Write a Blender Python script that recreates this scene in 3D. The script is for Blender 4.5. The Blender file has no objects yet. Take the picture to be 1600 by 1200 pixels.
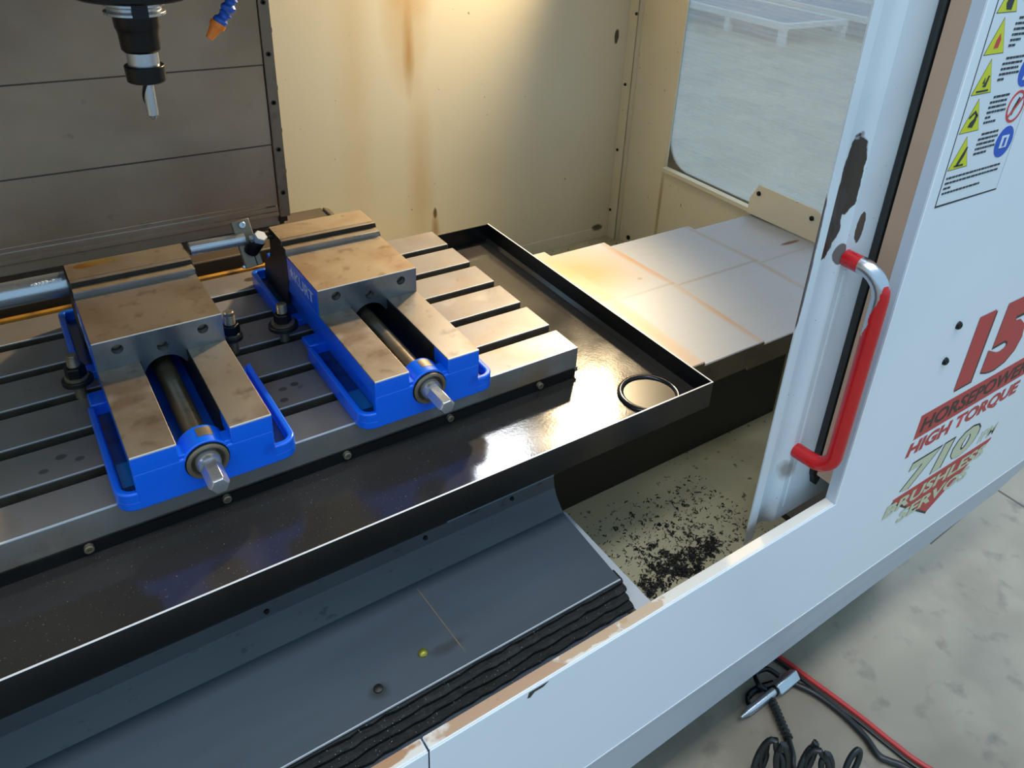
import bpy, bmesh, math, random
from mathutils import Vector, Matrix
random.seed(7)
S = bpy.context.scene
COL = S.collection
PI = math.pi

# ------------------------------------------------------------------ camera
cam = bpy.data.cameras.new('camera'); cam_o = bpy.data.objects.new('camera', cam); COL.objects.link(cam_o)
cam_o.location = (0.02881646, -0.80913953, 0.67234155)
cam_o.rotation_euler = (1.080302748, -0.0645496417, -0.6217743794)
cam.sensor_width = 36.0; cam.lens = 1242.86 / 1600 * 36.0
cam.shift_x = (800 - 873.5) / 1600; cam.shift_y = (440.06 - 600) / 1600
cam.clip_start = 0.02; cam.clip_end = 60
S.camera = cam_o

# ------------------------------------------------------------------ world, lamps, exposure
S.view_settings.view_transform = 'Standard'; S.view_settings.look = 'None'
S.view_settings.gamma = 1.0; S.view_settings.use_curve_mapping = False
S.view_settings.exposure = 0.0
w = bpy.data.worlds.new('world'); S.world = w; w.use_nodes = True
bg = w.node_tree.nodes['Background']; bg.inputs[0].default_value = (0.47, 0.75, 1.0, 1); bg.inputs[1].default_value = 0.93


def area_light(name, loc, target, sx, sy, power, color, spread=PI):
    l = bpy.data.lights.new(name, 'AREA'); l.shape = 'RECTANGLE'; l.size = sx; l.size_y = sy
    l.energy = power; l.color = color; l.spread = spread
    o = bpy.data.objects.new(name, l); COL.objects.link(o); o.location = loc
    o.rotation_euler = (Vector(target) - Vector(loc)).to_track_quat('-Z', 'Y').to_euler()
    return o


# fluorescent rows under the shop roof, in front of the machine
area_light('shop_tube_light', (1.5, -1.05, 3.6), (1.5, -1.05, 0), 3.2, 0.5, 62, (0.95, 0.97, 1.0))
area_light('shop_tube_light', (-2.0, -1.05, 3.6), (-2.0, -1.05, 0), 3.2, 0.5, 50, (0.95, 0.97, 1.0))
area_light('shop_tube_light', (4.6, 1.8, 4.0), (4.6, 1.8, 0), 3.0, 2.0, 90, (0.96, 0.98, 1.0))
# halogen work lamp in the back right corner and a cool tube lamp on the back wall
HAL = Vector((1.438, 0.805, 0.856)); HAL_T = Vector((0.40, 0.58, 0.20))
sp = bpy.data.lights.new('halogen_light', 'SPOT'); sp.energy = 120; sp.color = (1.0, 0.77, 0.46)
sp.spot_size = math.radians(100); sp.spot_blend = 0.8; sp.shadow_soft_size = 0.045
sp_o = bpy.data.objects.new('halogen_light', sp); COL.objects.link(sp_o); sp_o.location = HAL
sp_o.rotation_euler = (HAL_T - HAL).to_track_quat('-Z', 'Y').to_euler()
area_light('tube_lamp_light', (1.02, 0.73, 0.80), (0.80, 0.18, 0.0), 0.20, 0.10, 1.6, (0.86, 0.93, 1.0), math.radians(130))


# ------------------------------------------------------------------ node helpers
def lin(c):
    return tuple(((v / 12.92) if v <= 0.04045 else ((v + 0.055) / 1.055) ** 2.4) for v in (x / 255 for x in c)) + (1,)


def mat(name, rgb, rough=0.5, metal=0.0, layers=(), blobs=(), bump=None, rvar=0.0, stretch=None, coat=0.0, spec=0.5):
    """layers: (rgb, noise scale, from, to, amount, detail); blobs: (rgb, centre, radii, noise amp, noise scale, amount, soft)"""
    m = bpy.data.materials.new(name); m.use_nodes = True
    nt = m.node_tree; N = nt.nodes; L = nt.links
    b = N['Principled BSDF']
    b.inputs['Roughness'].default_value = rough; b.inputs['Metallic'].default_value = metal
    b.inputs['Coat Weight'].default_value = coat; b.inputs['Coat Roughness'].default_value = 0.08
    b.inputs['Specular IOR Level'].default_value = spec
    tc = N.new('ShaderNodeTexCoord'); co = tc.outputs['Object']
    if stretch:
        mp = N.new('ShaderNodeMapping'); mp.inputs['Scale'].default_value = stretch; L.new(co, mp.inputs[0]); cs = mp.outputs[0]
    else:
        cs = co

    def noise(scale, detail=4, src=None):
        n = N.new('ShaderNodeTexNoise'); n.inputs['Scale'].default_value = scale; n.inputs['Detail'].default_value = detail
        L.new(src or cs, n.inputs['Vector']); return n.outputs['Fac']

    def mapr(src, a, c, lo, hi):
        r = N.new('ShaderNodeMapRange'); r.inputs[1].default_value = a; r.inputs[2].default_value = c
        r.inputs[3].default_value = lo; r.inputs[4].default_value = hi; L.new(src, r.inputs[0]); return r.outputs[0]

    cur = N.new('ShaderNodeRGB'); cur.outputs[0].default_value = lin(rgb); cur = cur.outputs[0]

    def mix(cur, fac, col):
        x = N.new('ShaderNodeMix'); x.data_type = 'RGBA'; L.new(fac, x.inputs['Factor']); L.new(cur, x.inputs['A'])
        x.inputs['B'].default_value = lin(col); return x.outputs['Result']
    for (c, sc, a, e, amt, det) in layers:
        cur = mix(cur, mapr(noise(sc, det), a, e, 0, amt), c)
    for (c, cen, rad, namp, nsc, amt, soft) in blobs:
        s = N.new('ShaderNodeVectorMath'); s.operation = 'SUBTRACT'; L.new(co, s.inputs[0]); s.inputs[1].default_value = cen
        d = N.new('ShaderNodeVectorMath'); d.operation = 'DIVIDE'; L.new(s.outputs[0], d.inputs[0]); d.inputs[1].default_value = rad
        ln = N.new('ShaderNodeVectorMath'); ln.operation = 'LENGTH'; L.new(d.outputs[0], ln.inputs[0])
        nz = N.new('ShaderNodeMath'); nz.operation = 'MULTIPLY_ADD'; L.new(noise(nsc, 4, co), nz.inputs[0]); nz.inputs[1].default_value = namp
        L.new(ln.outputs['Value'], nz.inputs[2])
        h = namp * 0.5
        cur = mix(cur, mapr(nz.outputs[0], 1.0 + h, 1.0 + h - soft, 0, amt), c)
    L.new(cur, b.inputs['Base Color'])
    if rvar:
        L.new(mapr(noise(14, 5), 0.3, 0.7, max(0.02, rough - rvar), min(1, rough + rvar)), b.inputs['Roughness'])
    if bump:
        bp = N.new('ShaderNodeBump'); bp.inputs['Strength'].default_value = bump[1]; bp.inputs['Distance'].default_value = 0.002
        L.new(noise(bump[0], 5), bp.inputs['Height']); L.new(bp.outputs[0], b.inputs['Normal'])
    return m


M = {}
M['ground'] = mat('ground_steel', (158, 146, 130), 0.38, 0.5, [((112, 84, 54), 11, .44, .62, .6, 6), ((84, 70, 56), 40, .56, .70, .5, 4), ((200, 196, 190), 13, .58, .72, .5, 4)], rvar=.10, bump=(300, .05))
M['jawtop'] = mat('jaw_steel', (150, 134, 114), 0.38, 0.45, [((112, 86, 58), 12, .44, .64, .55, 6), ((88, 68, 48), 50, .58, .70, .45, 4)],
                  [((134, 82, 8), (0.024, 0.3790, 0.130), (0.018, 0.0095, 0.01), .4, 60, .95, .35), ((150, 118, 40), (0.044, 0.3830, 0.130), (0.026, 0.012, 0.01), .5, 60, .75, .5)], rvar=.08, bump=(350, .05))
M['jawtop2'] = mat('jaw_steel_plain_lit', (176, 156, 128), 0.38, 0.45, [((142, 104, 64), 13, .45, .66, .6, 6), ((100, 76, 52), 50, .58, .70, .45, 4)], rvar=.08, bump=(350, .05))  # lighter, warmer copy without the spot, lamp light put into the tone
M['jawgrey'] = mat('jaw_face_steel', (150, 156, 164), 0.30, 0.85, [((104, 106, 110), 16, .50, .70, .5, 4)], rvar=.07)
M['darkjaw'] = mat('dark_casting', (52, 48, 42), 0.5, 0.4, [((28, 26, 24), 20, .45, .7, .6, 4)], bump=(80, .2))
M['table'] = mat('table_steel', (140, 134, 129), 0.42, 0.30, [((146, 108, 58), 9, .52, .72, .6, 6), ((96, 88, 80), 5, .48, .70, .5, 5), ((70, 62, 54), 55, .66, .76, .5, 3), ((206, 202, 194), 11, .60, .75, .25, 4)],
                 [((66, 58, 52), (.2948, .1237, 0), (.0065, .0055, .02), .2, 90, .8, .25), ((66, 58, 52), (.2774, .1199, 0), (.0065, .005, .02), .2, 90, .7, .25), ((66, 58, 52), (.2707, .095, 0), (.0065, .0055, .02), .2, 90, .8, .25),
                  ((70, 62, 54), (.010, .118, 0), (.007, .006, .02), .2, 90, .7, .3), ((70, 62, 54), (.028, .104, 0), (.006, .005, .02), .2, 90, .7, .3), ((70, 62, 54), (-.01, .10, 0), (.006, .005, .02), .2, 90, .7, .3),
                  ((74, 62, 50), (.335, .455, 0), (.011, .008, .02), .1, 60, .9, .2)], rvar=.08, bump=(260, .06))
M['edge'] = mat('bare_and_highlight_steel', (214, 218, 224), 0.35, 0.15)  # bare steel, also used for painted edge highlights
M['blue'] = mat('blue_enamel', (4, 104, 236), 0.30, 0.0, [((6, 66, 180), 22, .58, .74, .5, 4), ((20, 30, 60), 120, .70, .74, .6, 3)], coat=.3, bump=(90, .12))
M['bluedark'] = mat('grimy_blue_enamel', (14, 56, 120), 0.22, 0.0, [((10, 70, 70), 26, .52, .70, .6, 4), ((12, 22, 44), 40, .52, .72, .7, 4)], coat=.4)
M['tealoil'] = mat('oil_film', (26, 108, 168), 0.15, 0.0, coat=.5)
M['white'] = mat('white_lettering', (222, 228, 234), 0.5)
M['chrome'] = mat('bright_steel', (190, 193, 198), 0.26, 0.8, rvar=.08)
M['screwst'] = mat('screw_steel', (150, 136, 114), 0.30, 0.65, [((70, 58, 44), 40, .5, .7, .6, 4)])
M['black'] = mat('black_oxide', (26, 26, 28), 0.32, 0.5)
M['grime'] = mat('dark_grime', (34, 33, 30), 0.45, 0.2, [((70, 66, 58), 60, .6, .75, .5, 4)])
M['slot'] = mat('oily_shaded_slot_side', (84, 78, 66), 0.5, 0.2, [((46, 42, 36), 30, .45, .7, .7, 4)])  # slot shade put into the oily steel colour
M['pan'] = mat('black_pan_enamel', (54, 51, 48), 0.14, 0.0, [((190, 176, 150), 520, .72, .76, .6, 2), ((44, 42, 40), 9, .45, .7, .6, 4)], coat=.0, bump=(260, .05), rvar=.04, spec=.75)
M['panwall'] = mat('black_rim_enamel', (20, 21, 22), 0.22, 0.0, [((34, 32, 30), 12, .5, .7, .6, 4)], spec=.4)
M['panring'] = mat('drain_ring_enamel', (30, 34, 42), 0.18, 0.3)
M['plug'] = mat('drain_plug_enamel', (44, 40, 34), 0.32, 0.1)
M['cream'] = mat('cream_wall_paint', (227, 218, 194), 0.32, 0.0, [((206, 190, 150), 2.2, .5, .72, .3, 3), ((110, 88, 58), 85, .722, .75, .75, 3)],
                 [((190, 142, 52), (0.8740, 0.9399, 0.6131), (0.0850, 0.0680, 0.5210), .5, 7, .85, .8), ((176, 130, 44), (0.8774, 0.9399, 0.2506), (0.0181, 0.0566, 0.1359), .6, 16, .7, .9),
                  ((200, 168, 96), (0.7381, 0.9399, 0.2506), (0.0566, 0.0680, 0.5664), .6, 7, .28, .9), ((196, 160, 90), (0.9023, 0.9399, -0.0892), (0.0453, 0.0566, 0.3172), .6, 9, .4, .9),
                  ((92, 62, 36), (0.9437, 0.9399, -0.1844), (0.0068, 0.0340, 0.0181), .5, 60, .95, .4), ((170, 128, 66), (0.9437, 0.9399, -0.2365), (0.0147, 0.0340, 0.0680), .6, 30, .7, .7),
                  ((52, 50, 40), (1.5151, 0.9399, 0.2404), (0.0091, 0.0340, 0.0227), .5, 70, .95, .25), ((70, 64, 44), (1.5083, 0.9399, -0.3441), (0.0227, 0.0340, 0.0113), .5, 60, .9, .4),
                  ((150, 126, 52), (1.5706, 0.7417, -0.2251), (0.0566, 0.0091, 0.1812), .5, 20, .75, .8)], coat=.15)
M['trayp'] = mat('cream_tray_paint', (196, 188, 156), 0.42, 0.0, [((120, 100, 60), 6, .52, .75, .55, 4), ((52, 46, 36), 70, .64, .70, .8, 4), ((160, 150, 112), 3, .5, .7, .5, 3)])
M['cover'] = mat('column_cover_steel', (176, 154, 130), 0.45, 0.15, [((138, 114, 90), 4, .42, .66, .6, 4), ((190, 172, 152), 6, .50, .74, .4, 3), ((104, 88, 72), 34, .66, .76, .35, 3)], rvar=.06)
M['capst'] = mat('satin_cap_steel', (150, 156, 166), 0.6, 0.2)
M['rail'] = mat('grey_rail_steel', (134, 120, 102), 0.45, 0.3, [((70, 66, 60), 30, .5, .7, .4, 3)])
M['brown'] = mat('brown_casting', (84, 70, 54), 0.5, 0.1, [((52, 44, 36), 6, .5, .7, .5, 4)])
M['yellow'] = mat('yellow_oil_stain', (196, 138, 40), 0.5, 0.1, [((96, 70, 40), 30, .46, .62, .85, 5)])
M['way'] = mat('brushed_way_steel', (172, 176, 184), 0.52, 0.32, [((150, 128, 100), 5, .60, .85, .35, 3)],
               [((176, 136, 84), (.95, .32, -.08), (.15, .17, .08), .6, 6, .8, .8), ((186, 150, 104), (.915, .06, -.08), (.035, .5, .08), .5, 6, .6, .8), ((176, 132, 86), (1.085, .30, -.09), (.016, .16, .05), .5, 12, .85, .8), ((180, 140, 96), (1.085, .05, -.09), (.014, .20, .05), .5, 12, .7, .8), ((150, 136, 120), (1.2, .185, -.09), (.5, .006, .05), .5, 12, .6, .9), ((168, 140, 110), (1.335, .2, -.1), (.012, .4, .05), .5, 12, .6, .8),  # tan near the pan paints a warm reflection, seam bands paint edge shading
                ((110, 66, 34), (1.50, .225, -.1), (.035, .008, .03), .9, 30, .9, .4), ((120, 130, 60), (1.04, .235, -.09), (.009, .007, .03), .4, 60, .6, .6)], stretch=(3, 70, 3), rvar=.05)
M['wayside'] = mat('oily_way_side', (92, 84, 66), 0.5, 0.4, [((50, 46, 38), 14, .5, .7, .5, 4)])
M['saddle'] = mat('dark_saddle_casting', (40, 37, 32), 0.55, 0.15, [((24, 22, 20), 6, .5, .7, .5, 4)])
M['ycover'] = mat('blued_sheet_steel', (92, 102, 112), 0.33, 0.38, [((78, 88, 97), 3, .40, .70, .4, 2)], [((62, 52, 40), (.345, -.222, -.207), (.030, .010, .02), .8, 60, .5, .6), ((52, 46, 38), (.252, -.232, -.207), (.016, .012, .02), .6, 60, .6, .6)], stretch=(1.5, 7, 6), rvar=.02)
M['yflange'] = mat('dark_flange_steel', (74, 76, 80), 0.45, 0.2, [((58, 60, 64), 6, .45, .68, .5, 5), ((26, 26, 26), 40, .66, .72, .6, 4)], stretch=(1, 1, 3))  # darker tone than the cover sheet it is bent from
M['rubber'] = mat('grimy_rubber', (20, 22, 21), 0.7, 0.0, [((48, 50, 46), 70, .55, .72, .6, 4), ((150, 160, 180), 380, .74, .77, .8, 2)], bump=(160, .7))
M['paint'] = mat('white_panel_paint', (234, 238, 242), 0.34, 0.0, [((218, 224, 232), 1.6, .5, .7, .35, 2)], coat=.1)
M['skirt'] = mat('shaded_skirt_paint', (196, 203, 212), 0.40, 0.0, [((180, 188, 198), 3, .5, .7, .4, 3)])  # panel paint greyed for faces turned from the light
M['sill'] = mat('worn_sill_paint', (240, 230, 216), 0.42, 0.0, [((122, 80, 50), 150, .74, .76, .8, 2)],
                [((196, 152, 116), (.36, -.331, -.183), (.085, .05, .03), .8, 40, .9, .10), ((190, 140, 100), (.19, -.326, -.183), (.075, .008, .03), .9, 40, .95, .15),
                 ((206, 164, 124), (.49, -.326, -.183), (.055, .009, .03), 1.4, 60, .85, .15), ((208, 168, 126), (.57, -.330, -.183), (.040, .012, .03), 1.6, 70, .75, .15)])
M['tan'] = mat('tan_strip', (190, 154, 128), 0.5, 0.0, [((170, 140, 116), 8, .5, .7, .5, 3)])  # even tan tone for the return strip
DOOR_B = [((66, 54, 46), (.881, -.28, .345), (.0135, .05, .062), .9, 34, 1, .06), ((74, 62, 56), (.876, -.28, .285), (.010, .05, .050), .9, 34, 1, .06), ((60, 48, 38), (.8655, -.275, .262), (.016, .05, .036), .9, 38, 1, .06),
          ((86, 70, 62), (.918, -.285, .274), (.0085, .05, .022), .9, 60, 1, .06), ((92, 76, 68), (.892, -.285, .240), (.0075, .05, .017), .6, 60, .9, .1), ((84, 66, 60), (.829, -.28, .23), (.0045, .02, .10), .9, 30, .9, .12),
          ((70, 58, 48), (.851, -.28, .372), (.0026, .05, .03), .9, 60, .9, .2), ((96, 90, 76), (.85, -.28, -.24), (.09, .05, .045), .9, 24, .7, .5), ((110, 92, 70), (.899, -.285, -.125), (.020, .05, .022), .8, 50, .7, .5)]
M['doorp'] = mat('door_paint', (220, 226, 230), 0.34, 0.0, [((190, 198, 206), 5, .5, .7, .3, 3), ((90, 80, 70), 190, .745, .76, .7, 2)], DOOR_B)
M['seal'] = mat('black_door_seal', (34, 36, 36), 0.55)
M['red'] = mat('red_enamel', (196, 22, 28), 0.28, 0.0, [((160, 14, 20), 14, .5, .7, .4, 3)], coat=.3)
M['inner'] = mat('inner_cavity', (60, 58, 54), 0.6)
M['concrete'] = mat('concrete_floor', (164, 151, 133), 0.42, 0.0, [((130, 118, 102), 2.6, .42, .60, .65, 7), ((180, 167, 148), 6, .52, .70, .5, 6), ((84, 80, 78), 16, .58, .74, .55, 6)])
M['crack'] = mat('floor_joint', (96, 92, 84), 0.7)
M['skid'] = mat('skid_white_paint', (196, 202, 206), 0.5)
M['skidblue'] = mat('skid_blue_panel', (84, 104, 140), 0.5)
M['decal'] = mat('decal_white', (226, 230, 234), 0.4)
M['ink'] = mat('black_ink', (40, 42, 46), 0.5)
M['sign_yellow'] = mat('sign_yellow', (214, 214, 20), 0.4)
M['sign_blue'] = mat('sign_blue', (28, 84, 190), 0.4)
M['sign_red'] = mat('sign_red', (206, 60, 56), 0.4)
M['decred'] = mat('decal_red', (192, 60, 56), 0.45, 0, [((176, 66, 62), 60, .5, .7, .4, 3)])
M['deccream'] = mat('decal_cream', (206, 204, 168), 0.45)
M['decdark'] = mat('decal_dark', (52, 46, 40), 0.5)
M['hose'] = mat('black_hose', (30, 34, 34), 0.35)
M['redhose'] = mat('red_hose', (206, 58, 56), 0.42, 0, [((110, 62, 48), 4, .5, .7, .3, 3)])
M['orange'] = mat('orange_plastic', (255, 136, 50), 0.4)
M['bluepl'] = mat('blue_plastic', (44, 96, 196), 0.35)
M['alu'] = mat('cast_aluminium', (196, 202, 208), 0.32, 0.8)
M['swarf'] = mat('dark_swarf', (24, 22, 20), 0.5, 0.2)
M['brass'] = mat('brass_nut', (150, 146, 60), 0.35, 0.6)
M['lamp'] = mat('lamp_housing', (120, 120, 116), 0.4, 0.5)
# handle: red enamel worn to chrome near the upper bend
m = mat('worn_red_handle', (198, 22, 28), 0.26, 0.0, [((160, 14, 20), 14, .5, .7, .4, 3)], coat=.2)
nt = m.node_tree; N = nt.nodes; L = nt.links; b = N['Principled BSDF']
tc = N.new('ShaderNodeTexCoord'); sx = N.new('ShaderNodeSeparateXYZ'); L.new(tc.outputs['Object'], sx.inputs[0])
nz = N.new('ShaderNodeTexNoise'); nz.inputs['Scale'].default_value = 70; nz.inputs['Detail'].default_value = 5; L.new(tc.outputs['Object'], nz.inputs['Vector'])
# worn where: near the bend (z high), inner/left-top side, not on the foot
a1 = N.new('ShaderNodeMapRange'); a1.inputs[1].default_value = 0.10; a1.inputs[2].default_value = 0.225; a1.inputs[3].default_value = -.35; a1.inputs[4].default_value = .75; L.new(sx.outputs['Z'], a1.inputs[0])
a2 = N.new('ShaderNodeMapRange'); a2.inputs[1].default_value = -.352; a2.inputs[2].default_value = -.336; a2.inputs[3].default_value = -.75; a2.inputs[4].default_value = .22; L.new(sx.outputs['Y'], a2.inputs[0])
a3 = N.new('ShaderNodeMapRange'); a3.inputs[1].default_value = -.312; a3.inputs[2].default_value = -.304; a3.inputs[3].default_value = 0; a3.inputs[4].default_value = -2; L.new(sx.outputs['Y'], a3.inputs[0])
s1 = N.new('ShaderNodeMath'); L.new(a1.outputs[0], s1.inputs[0]); L.new(a2.outputs[0], s1.inputs[1])
s2 = N.new('ShaderNodeMath'); L.new(s1.outputs[0], s2.inputs[0]); L.new(a3.outputs[0], s2.inputs[1])
s3 = N.new('ShaderNodeMath'); s3.operation = 'MULTIPLY_ADD'; L.new(nz.outputs['Fac'], s3.inputs[0]); s3.inputs[1].default_value = .9; L.new(s2.outputs[0], s3.inputs[2])
st = N.new('ShaderNodeMapRange'); st.inputs[1].default_value = .62; st.inputs[2].default_value = .66; L.new(s3.outputs[0], st.inputs[0])
mx = N.new('ShaderNodeMix'); mx.data_type = 'RGBA'; old = b.inputs['Base Color'].links[0].from_socket
L.new(st.outputs[0], mx.inputs['Factor']); L.new(old, mx.inputs['A']); mx.inputs['B'].default_value = lin((205, 206, 212)); L.new(mx.outputs['Result'], b.inputs['Base Color'])
L.new(st.outputs[0], b.inputs['Metallic'])
M['handle'] = m
# hazy polycarbonate
m = bpy.data.materials.new('hazy_polycarbonate'); m.use_nodes = True; nt = m.node_tree; N = nt.nodes; L = nt.links; N.clear()
out = N.new('ShaderNodeOutputMaterial'); tr = N.new('ShaderNodeBsdfTransparent'); tr.inputs[0].default_value = (.93, .96, .97, 1)
df = N.new('ShaderNodeBsdfTranslucent'); df.inputs[0].default_value = (.86, .88, .88, 1)
dd = N.new('ShaderNodeBsdfDiffuse'); dd.inputs[0].default_value = (.8, .82, .8, 1)
gl = N.new('ShaderNodeBsdfGlossy'); gl.inputs['Roughness'].default_value = .12
mz = N.new('ShaderNodeMixShader'); mz.inputs[0].default_value = .5; L.new(df.outputs[0], mz.inputs[1]); L.new(dd.outputs[0], mz.inputs[2])
tc = N.new('ShaderNodeTexCoord'); mp = N.new('ShaderNodeMapping'); mp.inputs['Scale'].default_value = (1, 1, 40); mp.inputs['Rotation'].default_value = (.12, 0, 0); L.new(tc.outputs['Object'], mp.inputs[0])
nz = N.new('ShaderNodeTexNoise'); nz.inputs['Scale'].default_value = 4; nz.inputs['Detail'].default_value = 5; L.new(mp.outputs[0], nz.inputs['Vector'])
mr = N.new('ShaderNodeMapRange'); mr.inputs[1].default_value = .3; mr.inputs[2].default_value = .75; mr.inputs[3].default_value = .26; mr.inputs[4].default_value = .44; L.new(nz.outputs['Fac'], mr.inputs[0])
m1 = N.new('ShaderNodeMixShader'); L.new(mr.outputs[0], m1.inputs[0]); L.new(tr.outputs[0], m1.inputs[1]); L.new(mz.outputs[0], m1.inputs[2])
m2 = N.new('ShaderNodeMixShader'); m2.inputs[0].default_value = .05; L.new(m1.outputs[0], m2.inputs[1]); L.new(gl.outputs[0], m2.inputs[2]); L.new(m2.outputs[0], out.inputs[0])
M['glass'] = m


# ------------------------------------------------------------------ mesh helpers
class G:
    def __init__(s):
        s.v = []; s.f = []

    def add(s, vs, fs):
        n = len(s.v); s.v += [tuple(p) for p in vs]; s.f += [tuple(i + n for i in f) for f in fs]; return s

    def box(s, x0, x1, y0, y1, z0, z1):
        return s.add([(x0, y0, z0), (x1, y0, z0), (x1, y1, z0), (x0, y1, z0), (x0, y0, z1), (x1, y0, z1), (x1, y1, z1), (x0, y1, z1)],
                     [(0, 3, 2, 1), (4, 5, 6, 7), (0, 1, 5, 4), (1, 2, 6, 5), (2, 3, 7, 6), (3, 0, 4, 7)])

    def prism(s, poly, ax, a, c):
        """poly in the two other axes (cyclic order kept: x->(y,z), y->(x,z), z->(x,y)); extruded along ax from a to c"""
        def P(p, t):
            return {'x': (t, p[0], p[1]), 'y': (p[0], t, p[1]), 'z': (p[0], p[1], t)}[ax]
        n = len(poly)
        return s.add([P(p, a) for p in poly] + [P(p, c) for p in poly],
                     [tuple(range(n))[::-1], tuple(range(n, 2 * n))] + [(i, (i + 1) % n, n + (i + 1) % n, n + i) for i in range(n)])

    def lathe(s, prof, p0, axis, n=24, phase=0.0):
        """prof: (distance along axis, radius)"""
        a = Vector(axis).normalized(); u = a.orthogonal().normalized(); w_ = a.cross(u); p0 = Vector(p0)
        vs = []
        for (t, r) in prof:
            for k in range(n):
                an = 2 * PI * k / n + phase
                vs.append(p0 + a * t + (u * math.cos(an) + w_ * math.sin(an)) * r)
        fs = [(j * n + k, j * n + (k + 1) % n, (j + 1) * n + (k + 1) % n, (j + 1) * n + k) for j in range(len(prof) - 1) for k in range(n)]
        fs += [tuple(range(n))[::-1], tuple((len(prof) - 1) * n + k for k in range(n))]
        return s.add(vs, fs)

    def cyl(s, p0, p1, r, n=24, r2=None):
        d = Vector(p1) - Vector(p0)
        return s.lathe([(0, r), (d.length, r if r2 is None else r2)], p0, d, n)

    def tube(s, pts, r, n=12, closed=False):
        pts = [Vector(p) for p in pts]; m_ = len(pts); vs = []; up = None
        for i, p in enumerate(pts):
            t = ((pts[(i + 1) % m_] if closed or i + 1 < m_ else p) - (pts[i - 1] if closed or i > 0 else p)).normalized()
            if up is None: up = t.orthogonal().normalized()
            up = (up - t * up.dot(t)).normalized(); q = t.cross(up)
            rr = r[i] if isinstance(r, (list, tuple)) else r
            vs += [p + (up * math.cos(2 * PI * k / n) + q * math.sin(2 * PI * k / n)) * rr for k in range(n)]
        e = m_ if closed else m_ - 1
        fs = [(j * n + k, j * n + (k + 1) % n, ((j + 1) % m_) * n + (k + 1) % n, ((j + 1) % m_) * n + k) for j in range(e) for k in range(n)]
        if not closed: fs += [tuple(range(n))[::-1], tuple((m_ - 1) * n + k for k in range(n))]
        return s.add(vs, fs)


def obj(name, g, m_, parent=None, bevel=0.0, seg=2, smooth=False, loc=None):
    me = bpy.data.meshes.new(name); me.from_pydata([tuple(v) for v in g.v], [], g.f); me.update()
    bm = bmesh.new(); bm.from_mesh(me); bmesh.ops.recalc_face_normals(bm, faces=bm.faces); bm.to_mesh(me); bm.free()
    me.materials.append(m_)
    o = bpy.data.objects.new(name, me); COL.objects.link(o)
    if parent is not None:
        o.parent = parent; o.matrix_parent_inverse = Matrix.Translation(-world_loc(parent))
    if loc: o.location = loc
    if bevel:
        md = o.modifiers.new('bevel', 'BEVEL'); md.width = bevel; md.segments = seg; md.limit_method = 'ANGLE'; md.angle_limit = math.radians(35)
    if smooth or bevel:
        me.polygons.foreach_set('use_smooth', [True] * len(me.polygons))
        try:
            me.set_sharp_from_angle(angle=math.radians(38))
        except Exception:
            pass
    return o


def world_loc(o):
    p = Vector((0, 0, 0))
    if o.type == 'EMPTY': p = Vector(o.location)
    return p


def thing(name, label, cat, loc=(0, 0, 0), group=None):
    o = bpy.data.objects.new(name, None); COL.objects.link(o); o.location = loc; o.empty_display_size = .02
    return tag(o, label, cat, group)


def tag(o, label, cat, group=None):
    o['label'] = label; o['category'] = cat
    if group: o['group'] = group
    return o


def struct(o, label=None):
    o['kind'] = 'structure'
    if label: o['label'] = label
    return o


def lab(o, label):
    o['label'] = label; return o


def cut(o, cutter):
    """boolean difference, baked into the mesh"""
    c = obj('cutter', cutter, M['black'])
    md = o.modifiers.new('cut', 'BOOLEAN'); md.object = c; md.operation = 'DIFFERENCE'; md.solver = 'EXACT'
    rest = [x for x in o.modifiers if x != md]
    for x in rest: x.show_viewport = False
    dg = bpy.context.evaluated_depsgraph_get(); dg.update()
    me = bpy.data.meshes.new_from_object(o.evaluated_get(dg)); old = o.data; o.modifiers.remove(md); o.data = me
    for x in rest: x.show_viewport = True
    bpy.data.objects.remove(c)
    return o


def text(name, body, m_, parent, fn, size, w=None, h=None, shear=0.0, bold=0.0):
    """lettering as flat mesh; fn maps (u, v) to a world point; w, h: wanted width and height"""
    cu = bpy.data.curves.new('t', 'FONT'); cu.body = body; cu.size = 1.0; cu.resolution_u = 3; cu.offset = bold
    t = bpy.data.objects.new('t', cu); COL.objects.link(t)
    dg = bpy.context.evaluated_depsgraph_get(); dg.update()
    me = bpy.data.meshes.new_from_object(t.evaluated_get(dg)); bpy.data.objects.remove(t)
    xs = [v.co.x for v in me.vertices]; ys = [v.co.y for v in me.vertices]
    x0, x1, y0, y1 = min(xs), max(xs), min(ys), max(ys)
    sx = (w / (x1 - x0)) if w else size; sy = (h / (y1 - y0)) if h else size
    for v in me.vertices:
        vv = (v.co.y - y0) * sy; uu = (v.co.x - x0) * sx + shear * vv
        v.co = fn(uu, vv)
    me.materials.clear(); me.materials.append(m_); me.name = name
    o = bpy.data.objects.new(name, me); COL.objects.link(o)
    if parent is not None:
        o.parent = parent; o.matrix_parent_inverse = Matrix.Translation(-world_loc(parent))
    return o


def copy_tree(root, loc, label=None, group=None):
    r = root.copy(); COL.objects.link(r); r.location = loc
    if label: r['label'] = label
    if group: r['group'] = group
    for ch in list(root.children):
        c = ch.copy(); COL.objects.link(c); c.parent = r
        for gch in list(ch.children):
            d = gch.copy(); COL.objects.link(d); d.parent = c
    return r


def arc(cx, cy, r, a0, a1, n):
    return [(cx + r * math.cos(math.radians(a0 + (a1 - a0) * i / n)), cy + r * math.sin(math.radians(a0 + (a1 - a0) * i / n))) for i in range(n + 1)]


def jitter(g, amt, seed=1):
    r = random.Random(seed); g.v = [(x + r.uniform(-amt, amt), y + r.uniform(-amt, amt), z + r.uniform(-amt, amt)) for x, y, z in g.v]; return g


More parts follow.
